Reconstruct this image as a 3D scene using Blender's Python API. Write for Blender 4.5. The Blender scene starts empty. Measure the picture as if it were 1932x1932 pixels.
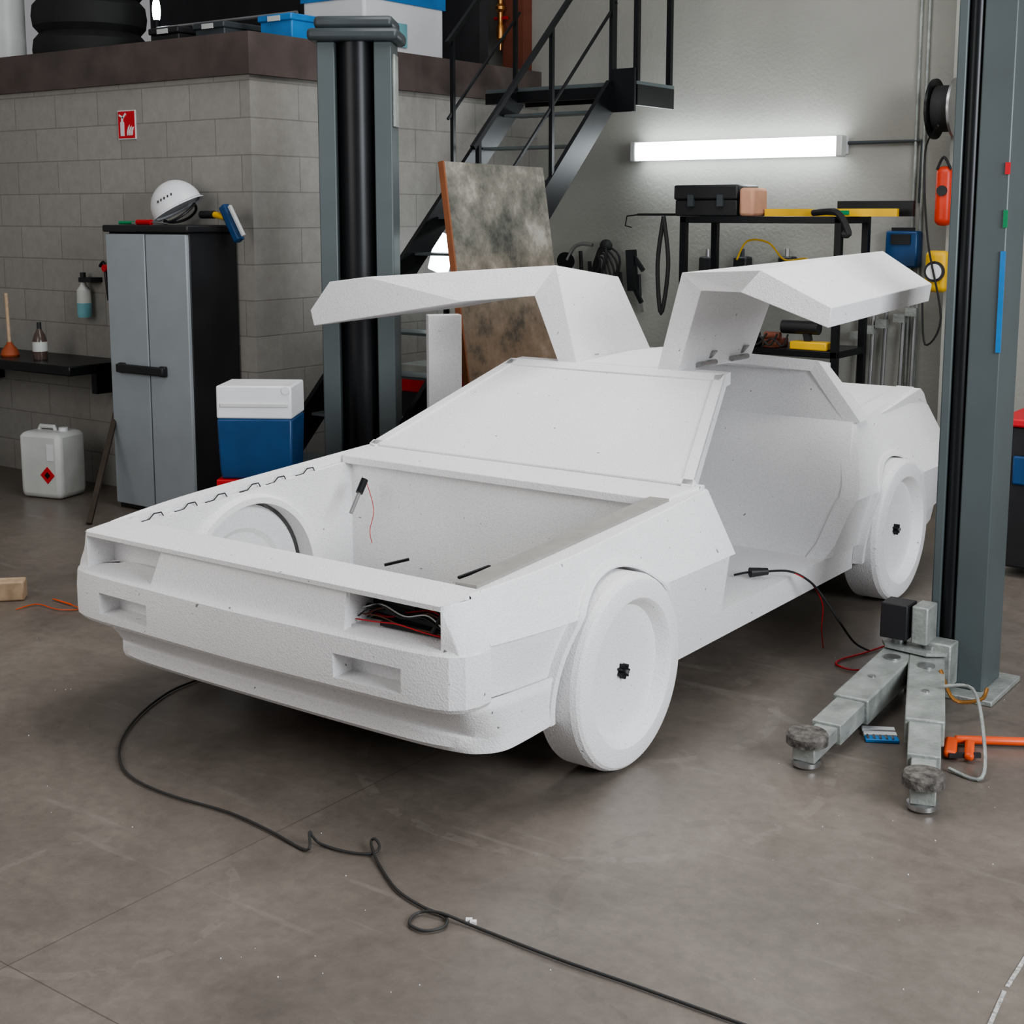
import bpy, bmesh, math, random
from mathutils import Vector, Matrix
random.seed(4)
S=bpy.context.scene; C=S.collection
PI=math.pi
try:
    S.view_settings.view_transform='AgX'; S.view_settings.look='AgX - Medium High Contrast'
except Exception as ex: print(ex)
AN=math.radians(36); SA,CA=math.sin(AN),math.cos(AN)
H0=1.733; FP=2600.0; PY=800.0
PT=math.atan(400/FP); sp,cp=math.sin(PT),math.cos(PT)
def pix(px,py,x=None,y=None,z=None):
    u=px-966; v=py-PY
    Yc=FP*cp-v*sp; Zc=-FP*sp-v*cp
    dx=CA*u-SA*Yc; dy=SA*u+CA*Yc
    t = x/dx if x is not None else (y/dy if y is not None else (z-H0)/Zc)
    return Vector((dx*t,dy*t,H0+Zc*t))
# ------------------------------------------------------------ camera
cd=bpy.data.cameras.new('camera'); cam=bpy.data.objects.new('camera',cd); C.objects.link(cam)
cd.sensor_width=36; cd.lens=36*FP/1932; cd.shift_y=-(966-PY)/1932; cd.clip_end=100
cam.location=(0,0,H0); cam.rotation_euler=(PI/2-PT,0,AN); S.camera=cam
# ------------------------------------------------------------ materials
def nt(name):
    m=bpy.data.materials.new(name); m.use_nodes=True
    n=m.node_tree; return m,n,n.nodes['Principled BSDF']
def pm(name,col,rough=.5,metal=0,var=.15,scale=6,bump=0,bscale=60,emit=0):
    m,n,b=nt(name)
    tc=n.nodes.new('ShaderNodeTexCoord'); no=n.nodes.new('ShaderNodeTexNoise')
    no.inputs['Scale'].default_value=scale; no.inputs['Detail'].default_value=5
    n.links.new(tc.outputs['Object'],no.inputs['Vector'])
    r=n.nodes.new('ShaderNodeValToRGB'); e=r.color_ramp.elements
    e[0].position=.3; e[1].position=.7
    e[0].color=tuple(max(0,c*(1-var)) for c in col)+(1,); e[1].color=tuple(min(1,c*(1+var)) for c in col)+(1,)
    n.links.new(no.outputs['Fac'],r.inputs['Fac']); n.links.new(r.outputs['Color'],b.inputs['Base Color'])
    b.inputs['Roughness'].default_value=rough; b.inputs['Metallic'].default_value=metal
    if bump:
        n2=n.nodes.new('ShaderNodeTexNoise'); n2.inputs['Scale'].default_value=bscale
        n.links.new(tc.outputs['Object'],n2.inputs['Vector'])
        bp=n.nodes.new('ShaderNodeBump'); bp.inputs['Strength'].default_value=bump; bp.inputs['Distance'].default_value=.01
        n.links.new(n2.outputs['Fac'],bp.inputs['Height']); n.links.new(bp.outputs['Normal'],b.inputs['Normal'])
    if emit:
        b.inputs['Emission Color'].default_value=tuple(col)+(1,); b.inputs['Emission Strength'].default_value=emit
    return m
def foam(name,col):
    m,n,b=nt(name)
    tc=n.nodes.new('ShaderNodeTexCoord')
    vo=n.nodes.new('ShaderNodeTexVoronoi'); vo.inputs['Scale'].default_value=170
    n.links.new(tc.outputs['Object'],vo.inputs['Vector'])
    no=n.nodes.new('ShaderNodeTexNoise'); no.inputs['Scale'].default_value=40; no.inputs['Detail'].default_value=5
    n.links.new(tc.outputs['Object'],no.inputs['Vector'])
    big=n.nodes.new('ShaderNodeTexNoise'); big.inputs['Scale'].default_value=2.2; big.inputs['Detail'].default_value=4
    n.links.new(tc.outputs['Object'],big.inputs['Vector'])
    r=n.nodes.new('ShaderNodeValToRGB'); e=r.color_ramp.elements
    e[0].position=.255; e[0].color=(.28,.28,.28,1); e[1].position=.285; e[1].color=(1,1,1,1)
    n.links.new(no.outputs['Fac'],r.inputs['Fac'])
    r2=n.nodes.new('ShaderNodeValToRGB'); e=r2.color_ramp.elements
    e[0].position=.3; e[0].color=tuple(c*.94 for c in col)+(1,); e[1].position=.7; e[1].color=tuple(col)+(1,)
    n.links.new(big.outputs['Fac'],r2.inputs['Fac'])
    mx=n.nodes.new('ShaderNodeMixRGB'); mx.blend_type='MULTIPLY'; mx.inputs[0].default_value=1
    n.links.new(r2.outputs['Color'],mx.inputs[1]); n.links.new(r.outputs['Color'],mx.inputs[2])
    rv=n.nodes.new('ShaderNodeValToRGB'); e=rv.color_ramp.elements
    e[0].position=.35; e[0].color=(1,1,1,1); e[1].position=.75; e[1].color=(.91,.91,.91,1)
    n.links.new(vo.outputs['Distance'],rv.inputs['Fac'])
    mx2=n.nodes.new('ShaderNodeMixRGB'); mx2.blend_type='MULTIPLY'; mx2.inputs[0].default_value=1
    n.links.new(mx.outputs[0],mx2.inputs[1]); n.links.new(rv.outputs['Color'],mx2.inputs[2]); n.links.new(mx2.outputs[0],b.inputs['Base Color'])
    ad=n.nodes.new('ShaderNodeMath'); ad.operation='MULTIPLY_ADD'; ad.inputs[1].default_value=.22
    n.links.new(no.outputs['Fac'],ad.inputs[0]); n.links.new(vo.outputs['Distance'],ad.inputs[2])
    bp=n.nodes.new('ShaderNodeBump'); bp.inputs['Strength'].default_value=.36; bp.inputs['Distance'].default_value=.0032
    n.links.new(ad.outputs[0],bp.inputs['Height']); n.links.new(bp.outputs['Normal'],b.inputs['Normal'])
    b.inputs['Roughness'].default_value=.6
    return m
def blocks(name,ax,c1,c2,mortar):
    m,n,b=nt(name)
    tc=n.nodes.new('ShaderNodeTexCoord'); sx=n.nodes.new('ShaderNodeSeparateXYZ'); cx=n.nodes.new('ShaderNodeCombineXYZ')
    n.links.new(tc.outputs['Object'],sx.inputs[0]); n.links.new(sx.outputs[ax],cx.inputs[0]); n.links.new(sx.outputs[2],cx.inputs[1])
    br=n.nodes.new('ShaderNodeTexBrick'); br.inputs['Scale'].default_value=1
    br.inputs['Brick Width'].default_value=.42; br.inputs['Row Height'].default_value=.205; br.inputs['Mortar Size'].default_value=.005; br.inputs['Mortar Smooth'].default_value=.6
    br.inputs['Color1'].default_value=c1+(1,); br.inputs['Color2'].default_value=c2+(1,); br.inputs['Mortar'].default_value=mortar+(1,)
    n.links.new(cx.outputs[0],br.inputs['Vector'])
    no=n.nodes.new('ShaderNodeTexNoise'); no.inputs['Scale'].default_value=14; no.inputs['Detail'].default_value=9; no.inputs['Roughness'].default_value=.75
    n.links.new(tc.outputs['Object'],no.inputs['Vector'])
    mx=n.nodes.new('ShaderNodeMixRGB'); mx.blend_type='OVERLAY'; mx.inputs[0].default_value=.25
    n.links.new(br.outputs['Color'],mx.inputs[1]); n.links.new(no.outputs['Fac'],mx.inputs[2]); n.links.new(mx.outputs[0],b.inputs['Base Color'])
    bp=n.nodes.new('ShaderNodeBump'); bp.inputs['Strength'].default_value=.25; bp.inputs['Distance'].default_value=.005
    ma=n.nodes.new('ShaderNodeMath'); ma.operation='MULTIPLY_ADD'; ma.inputs[1].default_value=-1
    n.links.new(br.outputs['Fac'],ma.inputs[0]); n.links.new(no.outputs['Fac'],ma.inputs[2])
    n.links.new(ma.outputs[0],bp.inputs['Height']); n.links.new(bp.outputs['Normal'],b.inputs['Normal'])
    b.inputs['Roughness'].default_value=.9
    return m
def floormat():
    m,n,b=nt('concrete_floor')
    L=n.links.new; tc=n.nodes.new('ShaderNodeTexCoord')
    def noise(sc,det=6,ro=.6,dist=0):
        q=n.nodes.new('ShaderNodeTexNoise'); q.inputs['Scale'].default_value=sc; q.inputs['Detail'].default_value=det; q.inputs['Roughness'].default_value=ro; q.inputs['Distortion'].default_value=dist
        L(tc.outputs['Object'],q.inputs['Vector']); return q
    def math_(op,a,bv=None):
        q=n.nodes.new('ShaderNodeMath'); q.operation=op
        L(a,q.inputs[0])
        if bv is not None:
            if isinstance(bv,(int,float)): q.inputs[1].default_value=bv
            else: L(bv,q.inputs[1])
        return q.outputs[0]
    a=noise(1.0,9,.66,.5); c=noise(20,8,.75)
    r=n.nodes.new('ShaderNodeValToRGB'); e=r.color_ramp.elements
    e[0].position=.32; e[0].color=(.118,.100,.086,1); e[1].position=.7; e[1].color=(.225,.195,.168,1)
    L(a.outputs['Fac'],r.inputs['Fac'])
    mx=n.nodes.new('ShaderNodeMixRGB'); mx.blend_type='OVERLAY'; mx.inputs[0].default_value=.4
    L(r.outputs['Color'],mx.inputs[1]); L(c.outputs['Fac'],mx.inputs[2])
    mp=n.nodes.new('ShaderNodeMapping'); mp.inputs['Scale'].default_value=(1.2,12,1); mp.inputs['Rotation'].default_value=(0,0,.6); L(tc.outputs['Object'],mp.inputs['Vector'])
    s1=n.nodes.new('ShaderNodeTexNoise'); s1.inputs['Scale'].default_value=1.4; s1.inputs['Detail'].default_value=6; L(mp.outputs[0],s1.inputs['Vector'])
    rs=n.nodes.new('ShaderNodeValToRGB'); rs.color_ramp.elements[0].position=.62; rs.color_ramp.elements[0].color=(0,0,0,1); rs.color_ramp.elements[1].position=.74; rs.color_ramp.elements[1].color=(.22,.22,.22,1); L(s1.outputs['Fac'],rs.inputs['Fac'])
    m2=n.nodes.new('ShaderNodeMixRGB'); m2.inputs[2].default_value=(.34,.315,.285,1); L(rs.outputs['Color'],m2.inputs[0]); L(mx.outputs[0],m2.inputs[1])
    sx=n.nodes.new('ShaderNodeSeparateXYZ'); L(tc.outputs['Object'],sx.inputs[0])
    o=m2.outputs[0]; nz=noise(7,5)
    for (px,py,rad,wd,dark) in ((1180,1330,.52,.022,0),(1120,1420,.75,.018,0),(180,1700,.35,.015,0),(1500,1750,.6,.02,1)):
        cpt=pix(px,py,z=0)
        dx=math_('SUBTRACT',sx.outputs[0],cpt.x); dy=math_('SUBTRACT',sx.outputs[1],cpt.y)
        d=math_('SQRT',math_('ADD',math_('MULTIPLY',dx,dx),math_('MULTIPLY',dy,dy)))
        k=math_('LESS_THAN',math_('ABSOLUTE',math_('SUBTRACT',d,rad)),wd)
        f=math_('MULTIPLY',math_('MULTIPLY',k,math_('GREATER_THAN',nz.outputs['Fac'],.5)),.14)
        q=n.nodes.new('ShaderNodeMixRGB'); q.inputs[2].default_value=(.05,.045,.04,1) if dark else (.36,.33,.29,1); L(f,q.inputs[0]); L(o,q.inputs[1]); o=q.outputs[0]
    def joint(out,pos,prev):
        lt=math_('LESS_THAN',math_('ABSOLUTE',math_('SUBTRACT',sx.outputs[out],pos)),.0018)
        q=n.nodes.new('ShaderNodeMixRGB'); q.inputs[2].default_value=(.07,.06,.05,1)
        L(math_('MULTIPLY',lt,.65),q.inputs[0]); L(prev,q.inputs[1]); return q.outputs[0]
    o=joint(0,-2.7,o); o=joint(1,1.72,o)
    L(o,b.inputs['Base Color'])
    r3=n.nodes.new('ShaderNodeMapRange'); r3.inputs['From Min'].default_value=.3; r3.inputs['From Max'].default_value=.7; r3.inputs['To Min'].default_value=.25; r3.inputs['To Max'].default_value=.42
    L(a.outputs['Fac'],r3.inputs['Value']); L(r3.outputs[0],b.inputs['Roughness'])
    bp=n.nodes.new('ShaderNodeBump'); bp.inputs['Strength'].default_value=.08; bp.inputs['Distance'].default_value=.005
    L(c.outputs['Fac'],bp.inputs['Height']); L(bp.outputs['Normal'],b.inputs['Normal'])
    return m
M=dict(
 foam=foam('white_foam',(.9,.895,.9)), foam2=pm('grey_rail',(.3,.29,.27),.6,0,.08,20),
 black=pm('black_metal',(.012,.013,.015),.35,.3), blackp=pm('black_plastic',(.02,.02,.022),.45), rubber=pm('rubber',(.02,.02,.02),.7),
 post=pm('post_grey',(.095,.114,.118),.4,.1,.08,3), postd=pm('post_dark',(.05,.06,.065),.4), steel=pm('steel',(.4,.4,.4),.35,.9), lightsteel=pm('worn_grey_paint',(.33,.35,.33),.45,.3,.25,12,.3),
 cab=pm('cabinet_grey',(.33,.365,.39),.5,0,.04), white=pm('white_plastic',(.75,.76,.78),.4,0,.04), offw=pm('milky_plastic',(.6,.62,.6),.4,0,.08),
 blue=pm('blue_plastic',(.01,.06,.17),.4), blue2=pm('bright_blue',(.03,.2,.5),.4), red=pm('red_plastic',(.5,.01,.015),.4), orange=pm('orange_plastic',(.75,.1,.02),.45), yellow=pm('yellow_plastic',(.75,.45,.02),.45),
 edge=pm('board_edge',(.25,.09,.04),.8), band=pm('brown_trim',(.095,.073,.067),.7,0,.25,5), woodl=pm('pine',(.5,.37,.25),.7,0,.2,20), brownw=pm('brown_wire',(.12,.04,.02),.5),
 paint=pm('painted_wall',(.32,.318,.29),.8,0,.1,1.2,.25,40), dark=pm('dark_wall',(.03,.03,.033),.8), tube=pm('lamp_tube',(.9,.97,1),.4,0,0,5,0,60,16), glow=pm('bulb_glow',(.85,.95,1),.4,0,0,5,0,60,8),
 brass=pm('brass',(.6,.3,.1),.3,.9), rust=pm('rust_beam',(.16,.05,.03),.7), teal=pm('teal_liquid',(.2,.45,.5),.3), redmark=pm('sign_red',(.6,.02,.03),.5,0,.03), skin=pm('tan_cloth',(.55,.3,.2),.9), green=pm('green_plastic',(.02,.25,.1),.5),
 b1=blocks('block_wall_front',0,(.345,.333,.31),(.31,.30,.28),(.235,.226,.21)), b2=blocks('block_wall_side',1,(.345,.333,.31),(.31,.30,.28),(.235,.226,.21)), floor=floormat(),
)
# ------------------------------------------------------------ mesh builder
class MB:
    def __init__(s): s.bm=bmesh.new()
    def face(s,pts):
        return s.bm.faces.new([s.bm.verts.new(p) for p in pts])
    def box(s,c,d,rot=None):
        m=Matrix.Translation(Vector(c)) @ (rot.to_4x4() if rot else Matrix.Identity(4)) @ Matrix.Diagonal((d[0],d[1],d[2],1))
        bmesh.ops.create_cube(s.bm,size=1,matrix=m); return s
    def bb(s,x0,x1,y0,y1,z0,z1): return s.box(((x0+x1)/2,(y0+y1)/2,(z0+z1)/2),(abs(x1-x0),abs(y1-y0),abs(z1-z0)))
    def bar(s,p,q,w,h,up=(0,0,1)):
        p=Vector(p);q=Vector(q);d=q-p;L=d.length;d.normalize();u=Vector(up)
        if abs(d.dot(u))>.98: u=Vector((0,1,0))
        r=d.cross(u).normalized();u=r.cross(d).normalized()
        return s.box((p+q)/2,(w,L,h),Matrix((r,d,u)).transposed())
    def loft(s,rings,cap=True,closed=True):
        R=[[s.bm.verts.new(p) for p in r] for r in rings]; n=len(R[0])
        for a,b in zip(R,R[1:]):
            for i in range(n if closed else n-1):
                j=(i+1)%n
                try: s.bm.faces.new((a[i],a[j],b[j],b[i]))
                except ValueError: pass
        if cap and closed:
            s.bm.faces.new(R[0]); s.bm.faces.new(R[-1])
        return R
    def tube(s,pts,r,n=8):
        pts=[Vector(p) for p in pts]; rings=[]; prev=None
        for i,p in enumerate(pts):
            d=(pts[min(i+1,len(pts)-1)]-pts[max(i-1,0)]).normalized()
            if prev is None: a=d.orthogonal().normalized()
            else:
                a=(prev-d*prev.dot(d)); a=a.normalized() if a.length>1e-5 else d.orthogonal().normalized()
            prev=a; b=d.cross(a)
            rr=r[i] if isinstance(r,(list,tuple)) else r
            rings.append([p+a*rr*math.cos(2*PI*k/n)+b*rr*math.sin(2*PI*k/n) for k in range(n)])
        s.loft(rings); return s
    def cyl(s,p,q,r,r2=None,n=24): return s.tube([p,q],[r,r if r2 is None else r2],n)
    def lathe(s,c,ax,prof,n=32):
        c=Vector(c); ax=Vector(ax).normalized(); a=ax.orthogonal().normalized(); b=ax.cross(a)
        rings=[[c+ax*t+a*r*math.cos(2*PI*k/n)+b*r*math.sin(2*PI*k/n) for k in range(n)] for r,t in prof if r>0]
        s.loft(rings); return s
    def sph(s,c,r,sc=(1,1,1),u=16,v=10):
        bmesh.ops.create_uvsphere(s.bm,u_segments=u,v_segments=v,radius=r,matrix=Matrix.Translation(Vector(c))@Matrix.Diagonal((sc[0],sc[1],sc[2],1))); return s
    def build(s,name,m,parent=None,bevel=0,smooth=True,local=False,ang=.5):
        bm=s.bm
        bmesh.ops.remove_doubles(bm,verts=bm.verts,dist=1e-5)
        bmesh.ops.recalc_face_normals(bm,faces=bm.faces)
        if parent is not None and not local:
            r=parent
            while r.parent: r=r.parent
            bmesh.ops.translate(bm,verts=bm.verts,vec=-Vector(r.location))
        for e in bm.edges:
            if len(e.link_faces)==2: e.smooth = e.calc_face_angle(0)<ang
        for f in bm.faces: f.smooth=smooth
        me=bpy.data.meshes.new(name); bm.to_mesh(me); bm.free()
        me.materials.append(m if not isinstance(m,str) else M[m])
        o=bpy.data.objects.new(name,me); C.objects.link(o)
        if parent is not None: o.parent=parent
        if bevel:
            b=o.modifiers.new('bevel','BEVEL'); b.width=bevel; b.segments=2 if bevel<.03 else 5; b.limit_method='ANGLE'; b.angle_limit=.6
        return o
def tag(o,label,cat,group=None):
    o['label']=label; o['category']=cat
    if group: o['group']=group
    return o
def thing(name,label,cat,loc,rz=0,group=None):
    o=bpy.data.objects.new(name,None); C.objects.link(o); o.location=loc; o.rotation_euler=(0,0,rz); o.empty_display_size=.1
    return tag(o,label,cat,group)
def struct(mb,name,m,bevel=0):
    o=mb.build(name,m,bevel=bevel,smooth=False); o['kind']='structure'; return o
def spline(pts,k=6):
    pts=[Vector(p) for p in pts]; out=[]
    for i in range(len(pts)-1):
        p0=pts[max(i-1,0)];p1=pts[i];p2=pts[i+1];p3=pts[min(i+2,len(pts)-1)]
        for j in range(k):
            t=j/k
            out.append(.5*((2*p1)+(p2-p0)*t+(2*p0-5*p1+4*p2-p3)*t*t+(3*p1-p0-3*p2+p3)*t**3))
    out.append(pts[-1]); return out
def lerpf(tab):
    def f(y):
        if y<=tab[0][0]: return tab[0][1]
        for (a,b),(c,d) in zip(tab,tab[1:]):
            if y<=c: return b+(d-b)*(y-a)/(c-a)
        return tab[-1][1]
    return f
# ------------------------------------------------------------ setting
BW=8.3; FW=5.5; SW=-5.8; ZM=2.72
struct(MB().bb(-9.5,3,-2,9,-.1,0),'floor','floor')
struct(MB().bb(-8.6,SW,FW,FW+.2,0,2.49),'wall_front_block','b1')
struct(MB().bb(SW-.2,SW,FW+.2,BW,0,2.49),'wall_side_block','b2')
struct(MB().bb(-8.6,-8.4,2.5,FW,0,3),'wall_left','b2')
struct(MB().bb(-9.5,3,BW,BW+.2,0,4.2),'wall_back','paint')
struct(MB().bb(-2.72,-2.2,BW-.25,BW,0,4.2),'wall_pillar','paint')
struct(MB().bb(-9.5,SW-.22,FW+.2,7.9,2.6,ZM),'ceiling_mezzanine','dark')
struct(MB().bb(-9.5,SW+.03,FW-.03,FW+.2,2.49,ZM),'trim_1','band')
struct(MB().bb(SW-.22,SW+.03,FW+.2,BW,2.49,ZM),'trim_2','band')
struct(MB().bb(-9.5,SW-.22,7.9,8.0,ZM,4.2),'wall_upper_dark','dark')
# ------------------------------------------------------------ CAR
CX=-3.075
car=thing('car','white foam full-size wedge sports car with both gullwing doors raised and no bonnet lid','car',(CX,4.7,0))
def cw(w,y,z): return Vector((CX+w,y,z))
def taper(y):
    t=0
    if y<3.5: t+=.11*((3.5-y)/.7)**2
    if y>6.35: t+=.05*((y-6.35)/.4)**2
    return t
def wf(y,z):
    up=.927-.117*(max(z,.54)-.54)/.22
    lo=.906-.045*(.54-min(z,.54))/.34
    if z<.312 and y>3.9: lo-=.02
    k=min(1,max(0,(z-.53)/.01))
    return lo*(1-k)+up*k-taper(y)
LEV=(0,.31,.315,.37,.42,.47,.53,.54,.58,.62,.66,.70,.74,.78,.82,9)
def panel(ys,botf,topf,sg,wfn,th,arch=None):
    cols=[(y,botf(y),topf(y)) for y in ys]
    if arch:
        cy,cz,r=arch
        cols=[c for c in cols if abs(c[0]-cy)>r-1e-6]
        cols+= [(cy-r-1e-7,botf(cy-r),topf(cy-r)),(cy+r+1e-7,botf(cy+r),topf(cy+r))]
        for i in range(49):
            a=PI-PI*i/48; y=cy+r*math.cos(a)
            cols.append((y,max(cz+r*math.sin(a),botf(y)),topf(y)))
        cols.sort()
    mb=MB(); bm=mb.bm; V=[]
    for y,b,t in cols:
        V.append([bm.verts.new((CX+sg*wfn(y,z),y,z)) for z in [min(max(l,b),t) for l in LEV]])
    for A,B in zip(V,V[1:]):
        for j in range(len(LEV)-1):
            bm.faces.new((A[j],A[j+1],B[j+1],B[j]))
    bmesh.ops.remove_doubles(bm,verts=bm.verts,dist=2e-5)
    bmesh.ops.dissolve_degenerate(bm,dist=2e-5,edges=bm.edges)
    ex=bmesh.ops.extrude_face_region(bm,geom=bm.faces[:])
    for g in ex['geom']:
        if isinstance(g,bmesh.types.BMVert): g.co.x-=sg*th
    return mb
def rng(a,b,n): return [a+(b-a)*i/n for i in range(n+1)]
FY,RY,WZ,AR,ARR=3.560,5.925,.316,.323,.33
OY=3.0; TE=6.76
zt=lambda y:.677+.060*(y-3.0)
for sg in (1,-1):
    ff=panel(rng(2.95,4.3,24)+[3.198,3.2,3.91,3.93],lerpf([(2.95,.372),(3.198,.372),(3.2,.25),(3.235,.24),(3.9,.2),(4.3,.2)]),lerpf([(2.95,.674),(3.0,zt(3.0)),(4.3,zt(4.3))]),sg,wf,.03,(FY,WZ,AR)).build('front_fender','foam',car,ang=.35)
    rq=panel(rng(5.25,TE,32)+[5.44,5.74,6.5,6.66,6.72],lerpf([(5.25,.2),(6.35,.2),(6.66,.22),(TE,.36)]),lerpf([(5.25,.31),(5.44,.535),(5.74,.82),(6.0,.845),(6.3,.870),(6.58,.888),(6.66,.85),(6.72,.78),(TE,.62)]),sg,wf,.08,(RY,WZ+.006,ARR)).build('rear_quarter_panel','foam',car,ang=.35)
    panel([4.3,5.25],lambda y:.2,lambda y:.31,sg,wf,.16).build('sill','foam',car)
    for cy,par,ar_,cz in ((FY,ff,AR,WZ),(RY,rq,ARR,WZ+.006)):
        mb=MB(); rings=[]
        for i in range(73):
            a=math.radians(-16+212*i/72); ca_,sa_=math.cos(a),math.sin(a)
            o=[]
            for r,dw in ((ar_-.003,-.06),(ar_-.003,.008),(ar_+.003,.014),(ar_+.020,.011),(ar_+.027,-.03)):
                y=cy+r*ca_; z=cz+r*sa_
                o.append(cw(sg*(.920-taper(y)-.115*max(0,z-.545)/.22+dw-.05*max(0,.52-z)/.34),y,z))
            rings.append(o)
        mb.loft(rings); mb.build('wheel_arch_lip','foam',par)
    inn=.766 if sg>0 else .778
    ys=[2.95,3.0,3.1,3.2,3.3,3.4,3.5,3.8,4.1,4.3]
    mb=MB(); mb.loft([[cw(sg*min(inn,wf(y,zt(y))-.015),y,zt(y)),cw(sg*(wf(y,zt(y))-.006),y,zt(y)+.004),cw(sg*(wf(y,zt(y))+.003),y,zt(y)-.006),cw(sg*(wf(y,zt(y))-.01),y,zt(y)-.03),cw(sg*min(inn,wf(y,zt(y))-.015),y,zt(y)-.03)] for y in ys])
    mb.build('fender_top','foam',car)
    if sg>0:
        mb=MB(); mb.loft([[cw(.69,y,zt(y)+.008),cw(.768,y,zt(y)+.010),cw(.768,y,zt(y)-.035),cw(.69,y,zt(y)-.035)] for y in (OY+.006,4.10)])
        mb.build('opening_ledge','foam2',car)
    iwx=.755 if sg>0 else .772
    iw=panel(rng(2.98,4.16,12),lambda y:.2,lerpf([(2.98,.65),(4.16,.72)]),sg,lambda y,z:iwx,.02,(FY,WZ,.325)).build('inner_fender','foam',car,ang=.3)
    q_=0 if sg>0 else .03
    mb=MB(); mb.loft([[cw(sg*(w_+q_),FY+r*math.cos(a),WZ+r*math.sin(a)) for r,w_ in ((.322,.77),(.322,.695),(.345,.695),(.360,.73))] for a in [math.radians(-15+210*i/48) for i in range(49)]])
    mb.build('inner_arch_ring','foam',iw)
    for cy,rr,wo,th in ((FY,.312,.955,.155),(RY,.320,.946,.17)):
        k=rr/.325
        pr=[(.200,-.045),(.218,-.041),(.234,-.012),(.240,-.004),(.247,.002),(.298,.0),(.309,-.004),(.318,-.012),(.325,-.03),(.325,-th+.01),(.315,-th),(.23,-th),(.21,-th+.012)]
        cc=cw(sg*wo,cy,rr+.001)
        wh=MB().lathe(cc,(sg,0,0),[(r*k,t) for r,t in pr],96).build('wheel','foam',car,ang=.35)
        mb=MB(); c=cc-Vector((sg*.045,0,0))
        mb.loft([[c+Vector((sg*t,(.020+.005*math.cos(7*a))*math.cos(a),(.020+.005*math.cos(7*a))*math.sin(a))) for a in [2*PI*q/42 for q in range(42)]] for t in (0,.02)])
        mb.build('hub_knob','black',wh)
        MB().cyl(c+Vector((sg*.02,0,0)),c+Vector((sg*.028,0,0)),.007,n=12).build('hub_bolt','steel',wh)
# bumper
plan=[(.850,2.95),(.848,2.90),(.835,2.86),(.805,2.832),(.75,2.816),(.66,2.808),(.41,2.80)]
plan=plan+[(0,2.79)]+[(-w,y) for w,y in reversed(plan)]
prof=[(.14,.548),(.05,.542),(.004,.538),(-.008,.53),(-.012,.478),(-.012,.405),(-.010,.38),(.002,.366),(.03,.360),(.16,.358)]
def offp(i,d):
    a=Vector(plan[max(i-1,0)]);b=Vector(plan[min(i+1,len(plan)-1)]);t=(b-a).normalized(); nrm=Vector((t.y,-t.x))
    p=Vector(plan[i]); c=Vector((0,3.6))
    if nrm.dot(c-p)<0: nrm=-nrm
    return p+nrm*d
mb=MB(); grid=[[mb.bm.verts.new(cw(*(offp(i,d)),z)) for d,z in prof] for i in range(len(plan))]
holes=[]
for i in range(len(plan)-1):
    for j in range(len(prof)-1):
        f=(grid[i][j],grid[i+1][j],grid[i+1][j+1],grid[i][j+1])
        if j==4 and i in (5,8):
            holes.append([v.co.copy() for v in f]); continue
        mb.bm.faces.new(f)
for e_ in (grid[0],grid[-1]): mb.bm.faces.new(e_)
for h in holes:
    back=[p+Vector((0,.085,0)) for p in h]
    for a in range(4): mb.face([h[a],h[(a+1)%4],back[(a+1)%4],back[a]])
    mb.face(back)
mb.build('front_bumper','foam',car,ang=.4)
# valance
VT=[Vector(p) for p in ((.880,3.238,0),(.864,3.1,0),(.851,3.0,0),(.832,2.93,0),(.785,2.885,0),(.62,2.868,0),(.3,2.862,0),(0,2.86,0))]
VB=[Vector(p) for p in ((.870,3.238,.03),(.853,3.11,.014),(.835,3.04,.005),(.79,2.995,0),(.73,2.972,0),(.58,2.957,0),(.3,2.95,0),(0,2.948,0))]
VT=spline(VT,4); VB=spline(VB,4); NV=len(VT)
def vring(k,z,push,inset=0):
    h=[]
    for i in range(NV):
        e=min(1,max(0,(i-10)/10)); e=e*e*(3-2*e)
        p=VT[i]*(1-k)+VB[i]*k
        h.append((p.x*(1-inset*.4),p.y-push*e+inset,z+p.z))
    return [cw(*p) for p in h]+[cw(-w,y,zz) for w,y,zz in reversed(h[:-1])]
rings=[vring(0,.378,0),vring(.3,.335,0),vring(.75,.28,0),vring(.95,.25,0),vring(1,.243,.022),vring(1,.215,.024),vring(1,.2,.008),vring(1,.198,0,.05)]
mb=MB(); mb.loft(rings,closed=False); vl=mb.build('front_valance','foam',car,ang=.6)
sm=vl.modifiers.new('solidify','SOLIDIFY'); sm.thickness=.01; sm.offset=0
# nose
mb=MB(); mb.loft([[cw(-w,y,z),cw(w,y,z),cw(w,y,z-t),cw(-w,y,z-t)] for y,z,w,t in ((2.838,.664,.768,.014),(2.845,.668,.776,.02),(2.90,.672,.782,.03),(2.95,.676,.785,.03),(OY+.005,.678,.79,.03))])
mb.build('nose_panel','foam',car)
MB().bb(CX-.765,CX+.755,2.975,3.0,.2,.655).build('front_tub_wall','foam',car)
for sg in (1,-1):
    mb=MB(); mb.loft([[cw(sg*a,b,z) for a,b in ((.768,2.84),(wf(2.95,z2)-.032,2.846),(wf(2.95,z2)-.012,2.875),(wf(2.95,z2)+.002,2.955),(.768,2.955))] for z,z2 in ((.53,.54),(.56,.56),(.60,.6),(.664,.664))])
    mb.build('nose_corner','foam',car,.003)
    MB().bb(CX+sg*.405,CX+sg*.415,2.86,2.98,.545,.655).build('headlight_divider','foam',car)
mb=MB(); mb.loft([[cw(-w,y,z),cw(w,y,z),cw(w,y+.03,z),cw(-w,y+.03,z)] for w,y,z in ((.425,2.822,.538),(.405,2.858,.652))]); mb.build('grille_panel','foam',car)
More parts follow.
